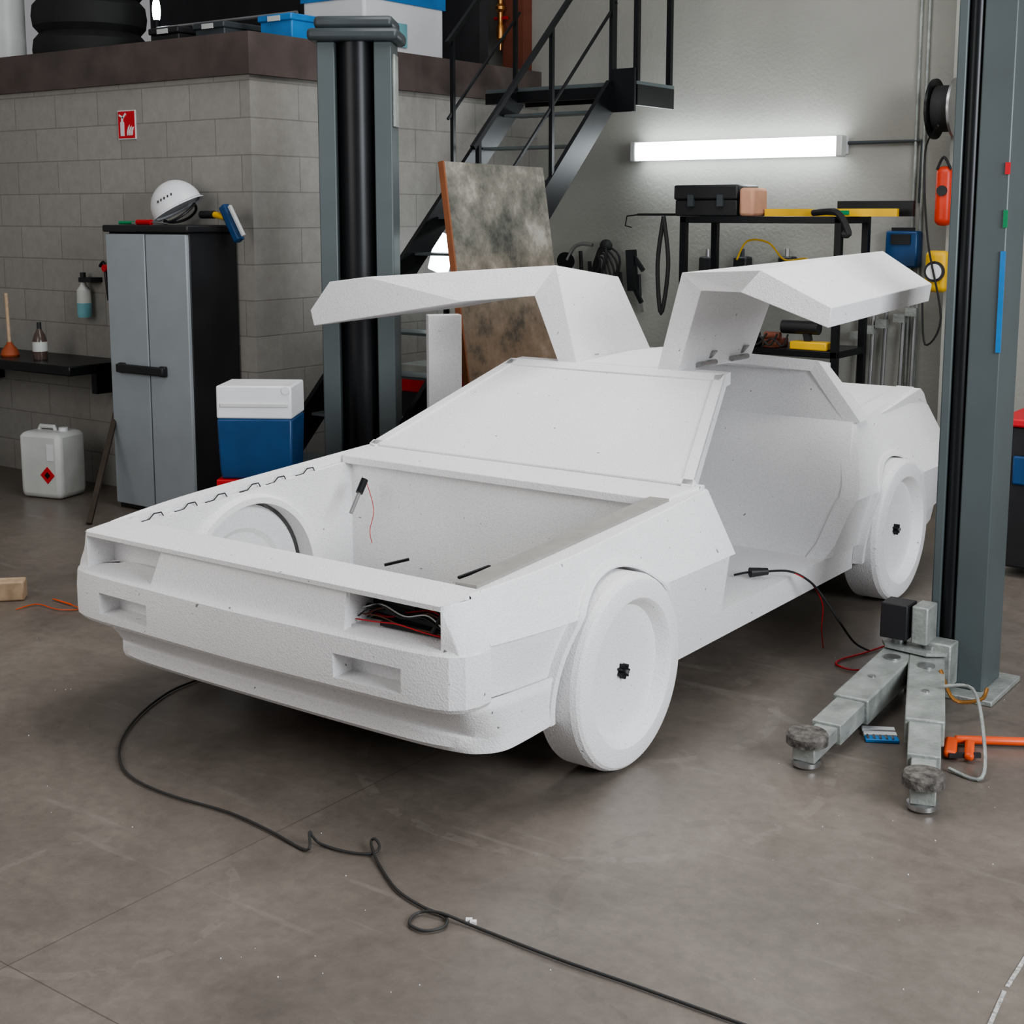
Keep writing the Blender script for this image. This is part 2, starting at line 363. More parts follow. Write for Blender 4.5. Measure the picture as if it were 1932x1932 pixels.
MB().bb(CX-.77,CX-.41,2.95,2.97,.52,.66).build('headlight_back','foam',car)
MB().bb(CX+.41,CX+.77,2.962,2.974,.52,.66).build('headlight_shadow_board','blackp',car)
mb=MB(); mb.bar(cw(.42,2.93,.588),cw(.76,2.92,.575),.014,.012); mb.bar(cw(.45,2.92,.63),cw(.6,2.94,.61),.02,.016); mb.bar(cw(.5,2.90,.556),cw(.76,2.91,.556),.012,.012); mb.cyl(cw(.70,2.89,.562),cw(.72,2.94,.64),.009)
mb.build('headlight_mechanism','rubber',car)
for k in range(8):
    r_=lambda a:random.uniform(-a,a)
    MB().tube(spline([cw(.42,2.88+.01*k,.57+r_(.02)),cw(.50,2.875+.01*k,.59+r_(.03)),cw(.58,2.88+.01*k,.575+r_(.02)),cw(.67,2.88+.01*k,.585+r_(.03)),cw(.76,2.89,.575+r_(.02))]),.0022,6).build('headlight_wire',('red','rubber','brownw','offw','brownw','rubber','red','brownw')[k],car)
# tub
MB().bb(CX-.775,CX+.76,4.14,4.18,.2,.73).build('firewall','foam',car)
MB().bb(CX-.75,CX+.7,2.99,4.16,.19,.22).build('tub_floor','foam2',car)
mb=MB(); mb.loft([[cw(-w,y,z),cw(w,y,z),cw(w,y,z-t),cw(-w,y,z-t)] for y,z,w,t in ((4.10,.745,.765,.03),(4.14,.755,.765,.05),(4.22,.762,.77,.05),(4.32,.768,.79,.06))]); mb.build('cowl','foam',car,.003)
# windshield
WB=[cw(-.765,4.27,.768),cw(.765,4.27,.768),cw(.53,4.96,1.083),cw(-.53,4.96,1.083)]
nn=(WB[1]-WB[0]).cross(WB[3]-WB[0]).normalized()
mb=MB(); mb.loft([WB,[p-nn*.045 for p in WB]]); ws=mb.build('windshield','foam',car)
cen=(WB[0]+WB[1]+WB[2]+WB[3])/4
for a,b,wd in ((0,3,.04),(1,2,.04),(0,1,.03),(3,2,.05)):
    pa=WB[a];pb=WB[b]; d=(pb-pa).normalized()
    inw=((cen-(pa+pb)/2)); inw=(inw-d*inw.dot(d)).normalized()*wd/2
    MB().bar(pa+inw,pb+inw,wd,.014,nn).build('windshield_frame','foam',ws)
# roof
def slabs(name,rows,t=.05):
    mb=MB(); mb.loft([[cw(-w,y,z),cw(w,y,z),cw(w,y,z-t),cw(-w,y,z-t)] for y,z,w in rows]); return mb.build(name,'foam',car)
slabs('roof_header',((4.955,1.083,.53),(5.03,1.09,.52)))
slabs('roof_spine',((5.0,1.09,.19),(5.4,1.105,.19),(5.7,1.10,.19)))
slabs('roof_rear',((5.66,1.10,.3),(5.74,1.08,.59),(5.9,1.055,.58)))
for sg in (1,-1):
    mb=MB(); mb.loft([[cw(sg*.59,5.735,1.08),cw(sg*.585,5.85,1.06),cw(sg*.53,5.85,1.04),cw(sg*.53,5.735,1.06)],[cw(sg*.80,5.73,.82),cw(sg*.795,5.84,.83),cw(sg*.73,5.84,.82),cw(sg*.73,5.73,.81)]])
    mb.build('rear_pillar','foam',car)
mb=MB(); mb.loft([[cw(-w,y,z),cw(w,y,z),cw(w,y+.05,z),cw(-w,y+.05,z)] for w,y,z in ((.845,5.25,.29),(.86,5.45,.535),(.765,5.73,.82),(.57,5.75,1.07))]); mb.build('rear_bulkhead','foam',car)
MB().bb(CX-.80,CX+.80,4.15,5.35,.2,.309).build('cabin_floor','foam',car)
mb=MB(); mb.loft([[cw(-w,y,z),cw(w,y,z),cw(w,y,z-.05),cw(-w,y,z-.05)] for y,z,w in ((5.82,.80,.77),(6.1,.832,.78),(6.56,.884,.77),(6.64,.85,.76),(6.70,.78,.76))]); mb.build('rear_deck','foam',car)
MB().bb(CX-.76,CX+.76,6.66,6.71,.3,.76).build('tail_panel','foam',car)
mb=MB(); mb.bb(CX-.5,CX-.45,3.05,6.5,.14,.19); mb.bb(CX+.45,CX+.5,3.05,6.5,.14,.19)
for y in (3.1,FY,4.3,RY,6.45): mb.bb(CX-.76 if y in(FY,RY) else CX-.5,CX+.76 if y in(FY,RY) else CX+.5,y-.025,y+.025,.14,.19)
mb.build('chassis_frame','black',car)
for a,b in (((725,1066),(772,1055)),((865,1090),(925,1068))):
    MB().bar(pix(*a,z=.36),pix(*b,z=.38),.012,.01).build('support_rod','black',car)
p1=pix(688,905,y=4.05);p2=pix(662,968,y=3.95)
ac=MB().cyl(p1,p1.lerp(p2,.4),.015,n=14).build('strut','black',car)
MB().cyl(p1.lerp(p2,.35),p2,.008,n=12).build('strut_rod','steel',ac)
MB().tube(spline([pix(690,905,y=4.1),pix(705,960,y=4.12),pix(698,1000,y=4.12),pix(702,1025,y=4.12)]),.0015,6).build('wire','red',ac)
for k in range(6):
    y=3.13+.155*k+random.uniform(-.012,.012); zz=zt(y)-random.uniform(0,.004)
    MB().tube([cw(-.765,y-.07,zz-.028),cw(-.765,y-.03,zz-.026),cw(-.758,y-.012,zz-.006),cw(-.758,y+.02,zz-.006),cw(-.765,y+.038,zz-.026),cw(-.765,y+.075,zz-.026)],.0026,6).build('latch_hook','blackp',car)
# doors
def door(fr,re,caps):
    mb=MB(); R=mb.loft([[cw(*p) for p in fr],[cw(*p) for p in re]],cap=False)
    for c in caps:
        for ring in R: mb.bm.faces.new([ring[i] for i in c])
    return mb.build('gullwing_door','foam',car,.003)
fr=[(.21,4.97,1.08),(.33,4.95,1.49),(.91,4.48,1.53),(1.19,4.45,1.41),(1.18,4.45,1.34),(.84,4.46,1.45),(.42,4.95,1.42),(.31,4.97,1.08)]
re=[(.21,5.64,1.09),(.35,5.62,1.50),(.96,5.50,1.575),(1.19,5.44,1.45),(1.18,5.44,1.38),(.9,5.48,1.49),(.44,5.62,1.43),(.31,5.64,1.09)]
d1=door(fr,re,[(0,1,6,7),(1,2,5,6),(2,3,4,5)])
fr=[(-.19,4.97,1.08),(-.30,4.97,1.505),(-.96,4.48,1.455),(-1.15,4.45,1.43),(-1.27,4.45,1.30),(-1.26,4.46,1.23),(-.61,4.7,1.35),(-.40,4.95,1.37),(-.285,4.97,1.08)]
re=[(-.19,5.6,1.10),(-.37,5.6,1.43),(-.95,5.5,1.46),(-1.13,5.45,1.42),(-1.22,5.45,1.31),(-1.2,5.45,1.26),(-.7,5.5,1.35),(-.46,5.6,1.36),(-.285,5.6,1.10)]
d2=door(fr,re,[(0,1,7,8),(1,2,6,7),(2,3,5,6),(3,4,5)])
for sg,dd in ((1,d1),(-1,d2)):
    for y in (5.2,5.5):
        mb=MB(); mb.bar(cw(sg*.2,y-.05,1.105),cw(sg*.34,y-.05,1.105),.03,.012); mb.cyl(cw(sg*.33,y-.09,1.10),cw(sg*.33,y+.06,1.10),.012,n=12); mb.bar(cw(sg*.3,y+.03,1.1),cw(sg*.345,y+.03,1.15),.03,.008)
        mb.build('hinge','steel',dd)
# ------------------------------------------------------------ lift posts
def lift_post(cx,cy,wd,dp,h,rz,fl,fr_,label):
    t=thing('lift_post',label,'lift post',(cx,cy,0),rz)
    a=wd/2; b=dp/2; w1=wd*fl; w2=wd*fr_
    MB().bb(-a,-a+w1,-b,b,.02,h).build('flange','post',t,.006,local=True)
    MB().bb(a-w2,a,-b,b,.02,h).build('flange','post',t,.006,local=True)
    MB().bb(-a+w1,a-w2,b-.03,b,.02,h).build('back_plate','postd',t,local=True)
    r=(wd-w1-w2)/2*.97; xx=(-a+w1+a-w2)/2
    MB().cyl((xx,-b+r*.9,.02),(xx,-b+r*.9,h),r,n=32).build('screw_cover','black',t,local=True)
    MB().bb(-a-.06,a+.06,-b-.08,b+.06,0,.02).build('base_plate','lightsteel',t,.004,local=True)
    mb=MB(); mb.bb(-a-.04,a+.04,-b-.05,b+.04,h,h+.06); mb.bb(-a-.01,a+.01,-b-.02,b+.02,h+.06,h+.12); mb.build('top_cap','postd',t,.02,local=True)
    return t
lp=lift_post(-4.78,5.27,.37,.24,2.56,math.radians(33),.24,.24,'steel lift post with wide black centre standing behind the car near the block wall')
MB().bb(.185,.2,-.1,.02,2.15,2.5).build('limit_switch','lightsteel',lp,.004,local=True)
rp=lift_post(-1.53,4.955,.2,.21,2.95,0,.17,.56,'steel lift post with low arms standing at the right beside the rear wheel')
MB().bb(.085,.102,-.112,-.106,1.25,1.6).build('tape_strip','blue2',rp,local=True)
MB().bb(.088,.102,-.112,-.106,1.68,1.74).build('sticker','green',rp,local=True); MB().bb(.086,.102,-.112,-.106,1.86,1.90).build('warning_label','redmark',rp,local=True)
# carriage + arms
ar=thing('lift_carriage','grey lift carriage with two telescopic arms lying low beside the right post','lift arm',(-1.62,4.74,0))
MB().bb(-1.66,-1.60,4.735,4.84,.19,.33).build('carriage_block','lightsteel',ar,.006)
MB().bb(-1.62,-1.52,4.76,4.848,.04,.2).build('carriage','lightsteel',ar,.006)
MB().bb(-1.77,-1.67,4.72,4.82,.2,.33).build('motor_box','blackp',ar,.004)
pv=pix(1735,1215,z=.17)
mb=MB(); mb.loft([[Vector((pv.x+a,pv.y+b,z)) for a,b in ((-.13,-.03),(-.10,-.08),(.06,-.10),(.12,-.06),(.13,.02),(.02,.06),(-.1,.05))] for z in (.16,.172)]); mb.build('pivot_plate','lightsteel',ar)
for dx,dy in ((-.07,-.02),(.05,-.03)): MB().cyl((pv.x+dx,pv.y+dy,0.02),(pv.x+dx,pv.y+dy,.185),.028).build('pivot_pin','steel',ar)
M['pad']=pm('pad_rubber',(.12,.11,.1),.9,0,.6,40,.8,60)
def arm(end,start,rr):
    e=Vector(end); s_=Vector(start); d=(e-s_).normalized(); L=(e-s_).length
    a=MB().bar(s_,s_+d*L*.58,.125,.09).build('arm','lightsteel',ar,.006)
    MB().bar(s_+d*L*.5,s_+d*L*.82,.1,.07).build('inner_tube','lightsteel',a,.004)
    MB().bar(s_+d*L*.8,e+d*.03,.075,.05).build('end_tube','lightsteel',a,.004)
    for f,r in ((.12,.03),(.35,.012)): MB().cyl(s_+d*L*f+Vector((0,0,.04)),s_+d*L*f+Vector((0,0,.05)),r).build('arm_pin','steel',a)
    c=Vector((e.x,e.y,0))
    MB().lathe(c,(0,0,1),[(.035,.0),(.045,.008),(.045,.022),(.022,.026),(.022,.075)],28).build('pad_holder','steel',a)
    MB().lathe(c,(0,0,1),[(rr*.7,.07),(rr,.078),(rr,.105),(rr*.9,.115)],28).build('rubber_pad','pad',a)
e1=pix(1523,1400,z=.08); e2=pix(1742,1478,z=.08)
arm((e1.x,e1.y,.05),(pv.x-.05,pv.y-.04,.11),.066); arm((e2.x,e2.y,.05),(pv.x+.045,pv.y-.05,.11),.062)
# ------------------------------------------------------------ stairs
st=thing('staircase','black steel staircase with handrails climbing along the block wall to a landing','staircase',(-4.97,5.3,0))
zs=lambda y:1.6+.95*(y-6.5)
for x,y0 in ((-5.35,6.7),(-4.62,6.0)):
    MB().bar((x,4.95,zs(4.95)),(x,7.42,zs(7.42)),.03,.16).build('stringer','black',st)
    MB().bar((x,y0,zs(y0)+.95),(x,7.45,zs(7.45)+.95),.026,.026).build('handrail','black',st)
    MB().bar((x,y0,zs(y0)+.5),(x,7.45,zs(7.45)+.5),.014,.014).build('mid_rail','black',st)
    for y in ((6.05,6.75,7.4) if x>-5 else (6.75,7.4)): MB().bar((x,y,zs(y)),(x,y,zs(y)+.95),.024,.024).build('baluster','black',st)
for k in range(11):
    y=5.0+.225*k; MB().bb(-5.33,-4.64,y,y+.19,zs(y)+.02,zs(y)+.035).build('tread','post',st)
XR=-4.45
MB().bb(-5.6,XR,7.42,7.88,2.505,2.525).build('landing','post',st)
mb=MB(); mb.bb(-5.6,XR-.19,7.41,7.43,2.43,2.5); mb.bb(XR-.02,XR,7.43,7.88,2.38,2.505); mb.bb(-5.6,XR-.02,7.86,7.88,2.44,2.5); mb.bb(XR-.17,XR,7.39,7.41,2.34,2.60); mb.build('landing_frame','black',st)
for x,y in ((-4.64,7.45),(XR-.02,7.45),(XR-.02,7.85)): MB().bb(x-.016,x+.016,y-.016,y+.016,2.5,3.6).build('landing_post','black',st)
# dirty plywood board
b=[Vector((-4.22,5.6,0)),Vector((-4.22,6.52,0)),Vector((-4.5,6.49,1.98)),Vector((-4.5,5.6,1.99))]
mb=MB(); off=Vector((-.03,0,-.004)); mb.loft([b,[p+off for p in b]]); 
m,n,bs=nt('stained_plywood'); 
tc=n.nodes.new('ShaderNodeTexCoord'); a1=n.nodes.new('ShaderNodeTexNoise'); a1.inputs['Scale'].default_value=2.6; a1.inputs['Detail'].default_value=9; a1.inputs['Roughness'].default_value=.72
n.links.new(tc.outputs['Object'],a1.inputs['Vector'])
def ramp(cols):
    rr=n.nodes.new('ShaderNodeValToRGB'); el=rr.color_ramp.elements
    el[0].position=cols[0][0]; el[0].color=cols[0][1]+(1,); el[1].position=cols[-1][0]; el[1].color=cols[-1][1]+(1,)
    for p_,c_ in cols[1:-1]: q=el.new(p_); q.color=c_+(1,)
    return rr
rlow=ramp([(.38,(.08,.07,.055)),(.47,(.2,.145,.1)),(.57,(.26,.19,.135)),(.66,(.36,.3,.24))])
rtop=ramp([(.38,(.055,.058,.052)),(.47,(.13,.13,.11)),(.56,(.22,.21,.18)),(.66,(.4,.38,.34))])
for q in (rlow,rtop): n.links.new(a1.outputs['Fac'],q.inputs['Fac'])
sz_=n.nodes.new('ShaderNodeSeparateXYZ'); n.links.new(tc.outputs['Object'],sz_.inputs[0])
mr=n.nodes.new('ShaderNodeMapRange'); mr.inputs['From Min'].default_value=1.0; mr.inputs['From Max'].default_value=1.6; n.links.new(sz_.outputs[2],mr.inputs['Value'])
mxx=n.nodes.new('ShaderNodeMixRGB'); n.links.new(mr.outputs[0],mxx.inputs[0]); n.links.new(rlow.outputs['Color'],mxx.inputs[1]); n.links.new(rtop.outputs['Color'],mxx.inputs[2]); n.links.new(mxx.outputs[0],bs.inputs['Base Color']); bs.inputs['Roughness'].default_value=.85
bo=thing('plywood_board','stained brown plywood board leaning upright against the black staircase','board',(-4.22,6.0,0))
mb.build('sheet',m,bo); MB().bar(b[0]+Vector((-.015,-.004,0)),b[3]+Vector((-.015,-.004,0)),.012,.034,(1,0,0)).build('edge_band','edge',bo)
# foam plank
p=pix(838,700,y=5.45)
mb=MB(); mb.box((p.x,5.45,.61),(.17,.07,1.22),Matrix.Rotation(AN+.25,3,'Z')); tag(mb.build('foam_plank','foam',bevel=.004),'white foam plank standing upright behind the car near the plywood board','plank')
# things under the stairs
p=pix(800,705,y=6.3); t=thing('red_toolbox','red metal toolbox under the stairs beside the foam plank','toolbox',(p.x,6.4,0))
MB().bb(p.x-.2,p.x+.2,6.3,6.6,0,p.z-.12).build('stand','blackp',t,.006); MB().bb(p.x-.18,p.x+.18,6.3,6.58,p.z-.12,p.z).build('case','red',t,.01); MB().bb(p.x-.19,p.x+.19,6.29,6.59,p.z,p.z+.05).build('tray','lightsteel',t,.006)
p=pix(834,478,y=6.75); t=thing('flood_lamp','bright white flood lamp standing behind the stairs left of the plywood board','lamp',(p.x,6.75,0))
MB().box((p.x,6.75,p.z),(.13,.06,.24),Matrix.Rotation(.3,3,'Y')).build('panel','glow',t,.01); MB().cyl((p.x,6.79,0),(p.x,6.79,p.z-.1),.02,n=10).build('stand','black',t)
# ------------------------------------------------------------ cabinet area
cb=thing('cabinet','tall grey two-door plastic cabinet with black sides against the block wall','cabinet',(-6.24,5.3,0))
MB().bb(-6.62,-5.93,5.14,5.49,.0,1.62).build('body','blackp',cb,.006)
MB().bb(-6.64,-5.91,5.11,5.495,1.62,1.66).build('top','blackp',cb,.008)
for x0,x1 in ((-6.62,-6.28),(-6.27,-5.93)):
    MB().bb(x0,x1,5.115,5.14,.03,1.61).build('door','cab',cb,.006)
mb=MB(); mb.bar((-6.53,5.09,.84),(-6.12,5.09,.84),.03,.05); mb.bb(-6.53,-6.48,5.09,5.12,.81,.87); mb.bb(-6.17,-6.12,5.09,5.12,.81,.87); mb.build('handle','blackp',cb,.008)
# helmet
hp=pix(335,398,y=5.3); hp.z=1.66
he=thing('hard_hat','white hard hat resting tilted on top of the grey cabinet','helmet',hp,math.radians(30))
rot=Matrix.Rotation(math.radians(-28),3,'Y')
mb=MB(); rings=[]
for i in range(9):
    a=PI/2*i/8.3; rings.append([rot@Vector((.15*math.cos(a)*math.cos(t),.125*math.cos(a)*math.sin(t),.155*math.sin(a)))+Vector((0,0,.1)) for t in [2*PI*k/32 for k in range(32)]])
mb.loft(rings); mb.build('shell','white',he,local=True)
mb=MB(); mb.loft([[rot@Vector((r*math.cos(t)*1.15,r*math.sin(t),z))+Vector((0,0,.1)) for t in [2*PI*k/32 for k in range(32)]] for r,z in ((.125,0),(.14,-.008),(.14,-.014),(.12,-.01))],cap=False); mb.build('brim','white',he,local=True)
mb=MB(); mb.tube([rot@Vector((.1*math.cos(t),.09*math.sin(t),-.02-.04*abs(math.sin(t))))+Vector((0,0,.09)) for t in [2*PI*k/20 for k in range(21)]],.008); mb.build('head_band','blackp',he,local=True)
for k in range(5):
    q=rot@Vector((-.05+.022*k,-.113+.003*abs(k-2),.06))+Vector((0,0,.1)); MB().box(q,(.008,.012,.014)).build('vent','blackp',he,local=True)
t=thing('screwdriver','red handled screwdriver lying on the cabinet in front of the hard hat','screwdriver',(-6.2,5.13,1.66))
MB().cyl((-6.36,5.14,1.676),(-6.24,5.14,1.676),.015,n=12).build('handle','red',t); MB().cyl((-6.24,5.14,1.676),(-6.1,5.14,1.668),.005,n=8).build('shaft','steel',t)
t=thing('pliers','green handled pliers at the left end of the cabinet top','pliers',(-6.5,5.2,1.66))
MB().tube([(-6.57,5.18,1.672),(-6.5,5.2,1.672),(-6.46,5.2,1.672)],.01).build('handle','green',t); MB().bar((-6.47,5.2,1.67),(-6.42,5.21,1.67),.03,.012).build('jaw','steel',t)
def B(px,py,y=5.33): return pix(px,py,y=y)
t=thing('sanding_board','blue sanding tool with yellow grip hooked over the right edge of the cabinet top','sanding tool',B(440,425))
MB().bar(B(422,388),B(452,455),.05,.05,(0,1,0)).build('blade','blue',t,.01); MB().bar(B(433,388,5.3),B(460,445,5.3),.02,.02,(0,1,0)).build('pad','offw',t,.004)
MB().cyl(B(405,405),B(425,410),.018,n=14).build('grip','yellow',t); MB().cyl(B(380,405),B(405,405),.022,n=14).build('hand_grip','blackp',t)
# cooler and crates
cb0=pix(496,895,z=.5)
cr=thing('crate','red plastic crate under the blue cool box','crate',(cb0.x,cb0.y,0),AN*.9)
mb=MB(); mb.bb(-.17,.17,-.13,.13,0,.48); mb.bb(-.185,.185,-.145,.145,.45,.5); mb.bb(-.18,.18,-.14,.14,.22,.26); mb.build('body','red',cr,.006,local=True)
for k in range(4): MB().bb(-.15+.08*k,-.09+.08*k,-.136,-.129,.3,.42).build('slot','blackp',cr,local=True)
co=thing('cooler','blue portable cool box with white lid standing on the red crate','cool box',(cb0.x,cb0.y,.5),AN*.9)
mb=MB(); mb.loft([[Vector((sx*w,sy*d,z)) for sx,sy in ((-1,-1),(1,-1),(1,1),(-1,1))] for w,d,z in ((.165,.122,0),(.17,.13,.05),(.177,.137,.287))]); mb.build('body','blue',co,.010,local=True)
mb=MB(); mb.loft([[Vector((sx*w,sy*d,z)) for sx,sy in ((-1,-1),(1,-1),(1,1),(-1,1))] for w,d,z in ((.177,.137,.287),(.176,.136,.44))]); mb.build('lid','white',co,.008,local=True)
MB().bb(-.16,.16,-.142,-.13,.34,.36).build('handle','offw',co,.004,local=True)
MB().cyl((.15,-.142,.42),(.15,.14,.42),.018,n=16).build('hinge_knob','white',co,local=True)
# sign
a=pix(221,209,y=FW-.01);b2_=pix(256,262,y=FW-.01)
sg_=thing('fire_extinguisher_sign','red square sign with white extinguisher symbol on the block wall','sign',((a.x+b2_.x)/2,FW,(a.z+b2_.z)/2))
x0,x1,z1,z0=a.x,b2_.x,a.z,b2_.z; Wd=x1-x0;Hd=z1-z0
MB().bb(x0,x1,FW-.008,FW-.001,z0,z1).build('plate','white',sg_)
MB().bb(x0+.006,x1-.006,FW-.011,FW-.008,z0+.006,z1-.006).build('panel','redmark',sg_)
mb=MB(); yy=FW-.013
mb.bb(x0+.17*Wd,x0+.38*Wd,yy,yy+.002,z0+.12*Hd,z0+.60*Hd); mb.bb(x0+.22*Wd,x0+.33*Wd,yy,yy+.002,z0+.6*Hd,z0+.72*Hd); mb.bar((x0+.28*Wd,yy,z0+.7*Hd),(x0+.5*Wd,yy,z0+.88*Hd),.004,.012); mb.bar((x0+.12*Wd,yy,z0+.84*Hd),(x0+.36*Wd,yy,z0+.74*Hd),.004,.01)
mb.build('extinguisher_symbol','white',sg_)
for k in range(3):
    xx=x0+(.54+.12*k)*Wd
    mb=MB(); mb.loft([[Vector((xx+a_*Wd,yy+d_,z0+b_*Hd)) for a_,b_ in ((0,.12),(.07,.14),(.10,.3),(.16,.5-.04*k),(.06,.4),(.0,.25))] for d_ in (0,.002)]); mb.build('flame_mark','white',sg_)
# soap dispenser on wall
p=pix(159,520,y=5.44)
sd=thing('soap_dispenser','wall-hung clear bottle of pale blue soap left of the grey cabinet','dispenser',(p.x,5.43,p.z-.25))
MB().lathe((p.x,5.43,p.z-.26),(0,0,1),[(.04,0),(.045,.02),(.045,.09)],20).build('liquid','teal',sd); MB().lathe((p.x,5.43,p.z-.17),(0,0,1),[(.045,0),(.043,.08),(.02,.11),(.015,.13)],20).build('bottle','offw',sd)
mb=MB(); mb.bb(p.x-.02,p.x+.1,5.41,5.5,p.z-.04,p.z-.01); mb.cyl((p.x,5.43,p.z-.04),(p.x,5.43,p.z+.02),.018,n=12); mb.build('bracket','blackp',sd)
t=thing('wall_hose','short black pipe with red valve on the block wall beside the soap dispenser','pipe',(p.x+.17,5.47,p.z-.1))
MB().tube(spline([(p.x+.12,5.47,p.z+.06),(p.x+.16,5.47,p.z+.08),(p.x+.18,5.47,p.z-.05),(p.x+.18,5.48,p.z-.15)]),.01).build('pipe','black',t); MB().cyl((p.x+.18,5.45,p.z+.05),(p.x+.18,5.49,p.z+.05),.022,n=16).build('valve','redmark',t)
# sink counter
sx1=pix(135,690,y=5.05).x; sz=pix(100,688,y=5.05).z
sk=thing('sink_counter','black wall-mounted counter at the left edge holding the plunger','counter',(-7.9,5.27,sz-.3))
MB().bb(-8.39,sx1,5.03,5.498,sz-.06,sz).build('counter_top','black',sk,.008)
for xx in (-8.3,sx1-.15): MB().bb(xx,xx+.05,5.3,5.498,sz-.2,sz-.05).build('bracket','black',sk)
p=pix(77,683,y=5.2); 
so=thing('soap_bottle','dish soap bottle with black cap standing on the black counter','bottle',(p.x,5.2,sz))
MB().lathe((p.x,5.2,sz),(0,0,1),[(.042,0),(.045,.02),(.045,.11),(.035,.15),(.018,.18),(.016,.19)],20).build('bottle',pm('amber_bottle',(.1,.07,.06),.2),so); MB().lathe((p.x,5.2,sz+.05),(0,0,1),[(.0462,0),(.0462,.06)],20).build('label','offw',so); MB().cyl((p.x,5.2,sz+.19),(p.x,5.2,sz+.23),.014,n=12).build('cap','blackp',so)
p=pix(20,683,y=5.2)
pl=thing('plunger','sink plunger with wooden handle and orange rubber cup on the black counter','plunger',(p.x,5.2,sz))
MB().lathe((p.x,5.2,sz),(0,0,1),[(.055,0),(.06,.01),(.05,.04),(.025,.07),(.015,.09)],20).build('rubber_cup',pm('plunger_rubber',(.35,.08,.03),.6),pl); MB().cyl((p.x,5.2,sz+.08),(p.x-.01,5.2,sz+.4),.011,n=10).build('handle','woodl',pl)
# jerry can
p=pix(72,940,z=0)
jc=thing('jerry_can','white plastic jerry can with red hazard diamond on the floor under the counter','jerry can',(p.x,p.y+.12,0),.25)
mb=MB(); mb.loft([[Vector((sx*w,sy*d,z)) for sx,sy in ((-1,-1),(1,-1),(1,1),(-1,1))] for w,d,z in ((.15,.12,0),(.155,.125,.05),(.155,.125,.38),(.14,.11,.41))]); mb.build('body','offw',jc,.04,local=True)
MB().tube([(-.1,0,.39),(-.08,0,.43),(.02,0,.43),(.04,0,.39)],.014).build('handle','offw',jc,local=True); MB().cyl((.09,0,.4),(.09,0,.43),.028,n=16).build('cap','white',jc,local=True)
MB().box((.06,-.126,.15),(.075,.004,.075),Matrix.Rotation(PI/4,3,'Y')).build('hazard_diamond','redmark',jc,local=True); MB().box((.06,-.129,.15),(.03,.003,.03),Matrix.Rotation(PI/4,3,'Y')).build('flame_mark','black',jc,local=True); MB().bb(.06,.11,-.128,-.124,.24,.34).build('paper_label','white',jc,local=True)
# stick
mb=MB(); mb.bar(pix(168,988,z=.01),Vector((-6.67,5.2,.62)),.03,.02); tag(mb.build('wooden_stick',pm('dark_stick',(.06,.045,.035),.8)),'dark wooden stick leaning against the left side of the grey cabinet','stick')
# ------------------------------------------------------------ fluorescent lamp
a=pix(1197,287,y=BW-.08);b_=pix(1593,275,y=BW-.08); z=(a.z+b_.z)/2
fl=thing('fluorescent_light','long white fluorescent tube light mounted on the back wall','lamp',((a.x+b_.x)/2,BW-.08,z-.06))
MB().bb(a.x,b_.x,BW-.06,BW-.005,z-.05,z+.05).build('housing','white',fl,.006)
MB().bb(a.x+.03,b_.x-.03,BW-.13,BW-.06,z-.06,z+.06).build('diffuser','tube',fl,.02)
for xx in (a.x+.015,b_.x-.015): MB().bb(xx-.02,xx+.02,BW-.135,BW-.055,z-.065,z+.065).build('end_cap','offw',fl,.008)
q=pix(1740,262,y=BW-.02); tag(MB().tube([(b_.x,BW-.02,z+.02),(q.x,BW-.02,z+.02),(q.x,BW-.02,z-.35)],.011).build('conduit','postd'),'grey electrical conduit running right from the fluorescent light','conduit')
p=pix(942,280,y=8.2); t=thing('round_lamp','small round glowing lamp on the wall behind the upper stairs','lamp',p)
MB().cyl(p+Vector((0,.09,0)),p,.09,.08,24).build('base','offw',t); MB().sph(p,.065,(1,.6,1)).build('globe','glow',t)
# ------------------------------------------------------------ shelving rack
RYY=7.55
a=pix(1283,405,y=RYY);b_=pix(1588,398,y=RYY); zt_=a.z-.01
rk=thing('shelf_rack','black metal shelving rack under the fluorescent light','shelf',((a.x+b_.x)/2,RYY+.2,0))
zm=pix(1500,660,y=RYY).z
for zz in (zt_,zm,.35): 
    MB().bb(a.x,b_.x,RYY,RYY+.45,zz-.04,zz).build('shelf','black',rk,.004)
for x in (a.x+.02,b_.x-.02):
    for y in (RYY+.02,RYY+.43): MB().bb(x-.02,x+.02,y-.02,y+.02,0,zt_).build('upright','black',rk)
xc=lambda px,y=RYY+.1: pix(px,400,y=y).x
tb=thing('toolbox','black plastic toolbox on the left end of the rack top','toolbox',((xc(1284)+xc(1400))/2,RYY+.2,zt_))
MB().bb(xc(1284),xc(1400),RYY+.03,RYY+.3,zt_+.001,zt_+.1).build('body','blackp',tb,.008); MB().bb(xc(1282),xc(1402),RYY+.02,RYY+.31,zt_+.1,zt_+.19).build('lid','blackp',tb,.012)
for px in (1315,1370): MB().bb(xc(px)-.02,xc(px)+.02,RYY+.01,RYY+.03,zt_+.06,zt_+.13).build('clasp','postd',tb)
mb=MB(); mb.bb(xc(1407),xc(1435),RYY+.0,RYY+.2,zt_+.001,zt_+.17); tag(mb.build('folded_cloth','skin',bevel=.02),'tan printed packet standing beside the toolbox on the rack','packet')
lv=thing('spirit_level','yellow spirit level lying along the top of the black rack','level',(xc(1560),RYY+.2,zt_))
MB().bb(xc(1440),xc(1690),RYY+.12,RYY+.15,zt_+.001,zt_+.045).build('beam','yellow',lv); MB().bb(xc(1560),xc(1600),RYY+.115,RYY+.155,zt_+.01,zt_+.035).build('vial','green',lv)
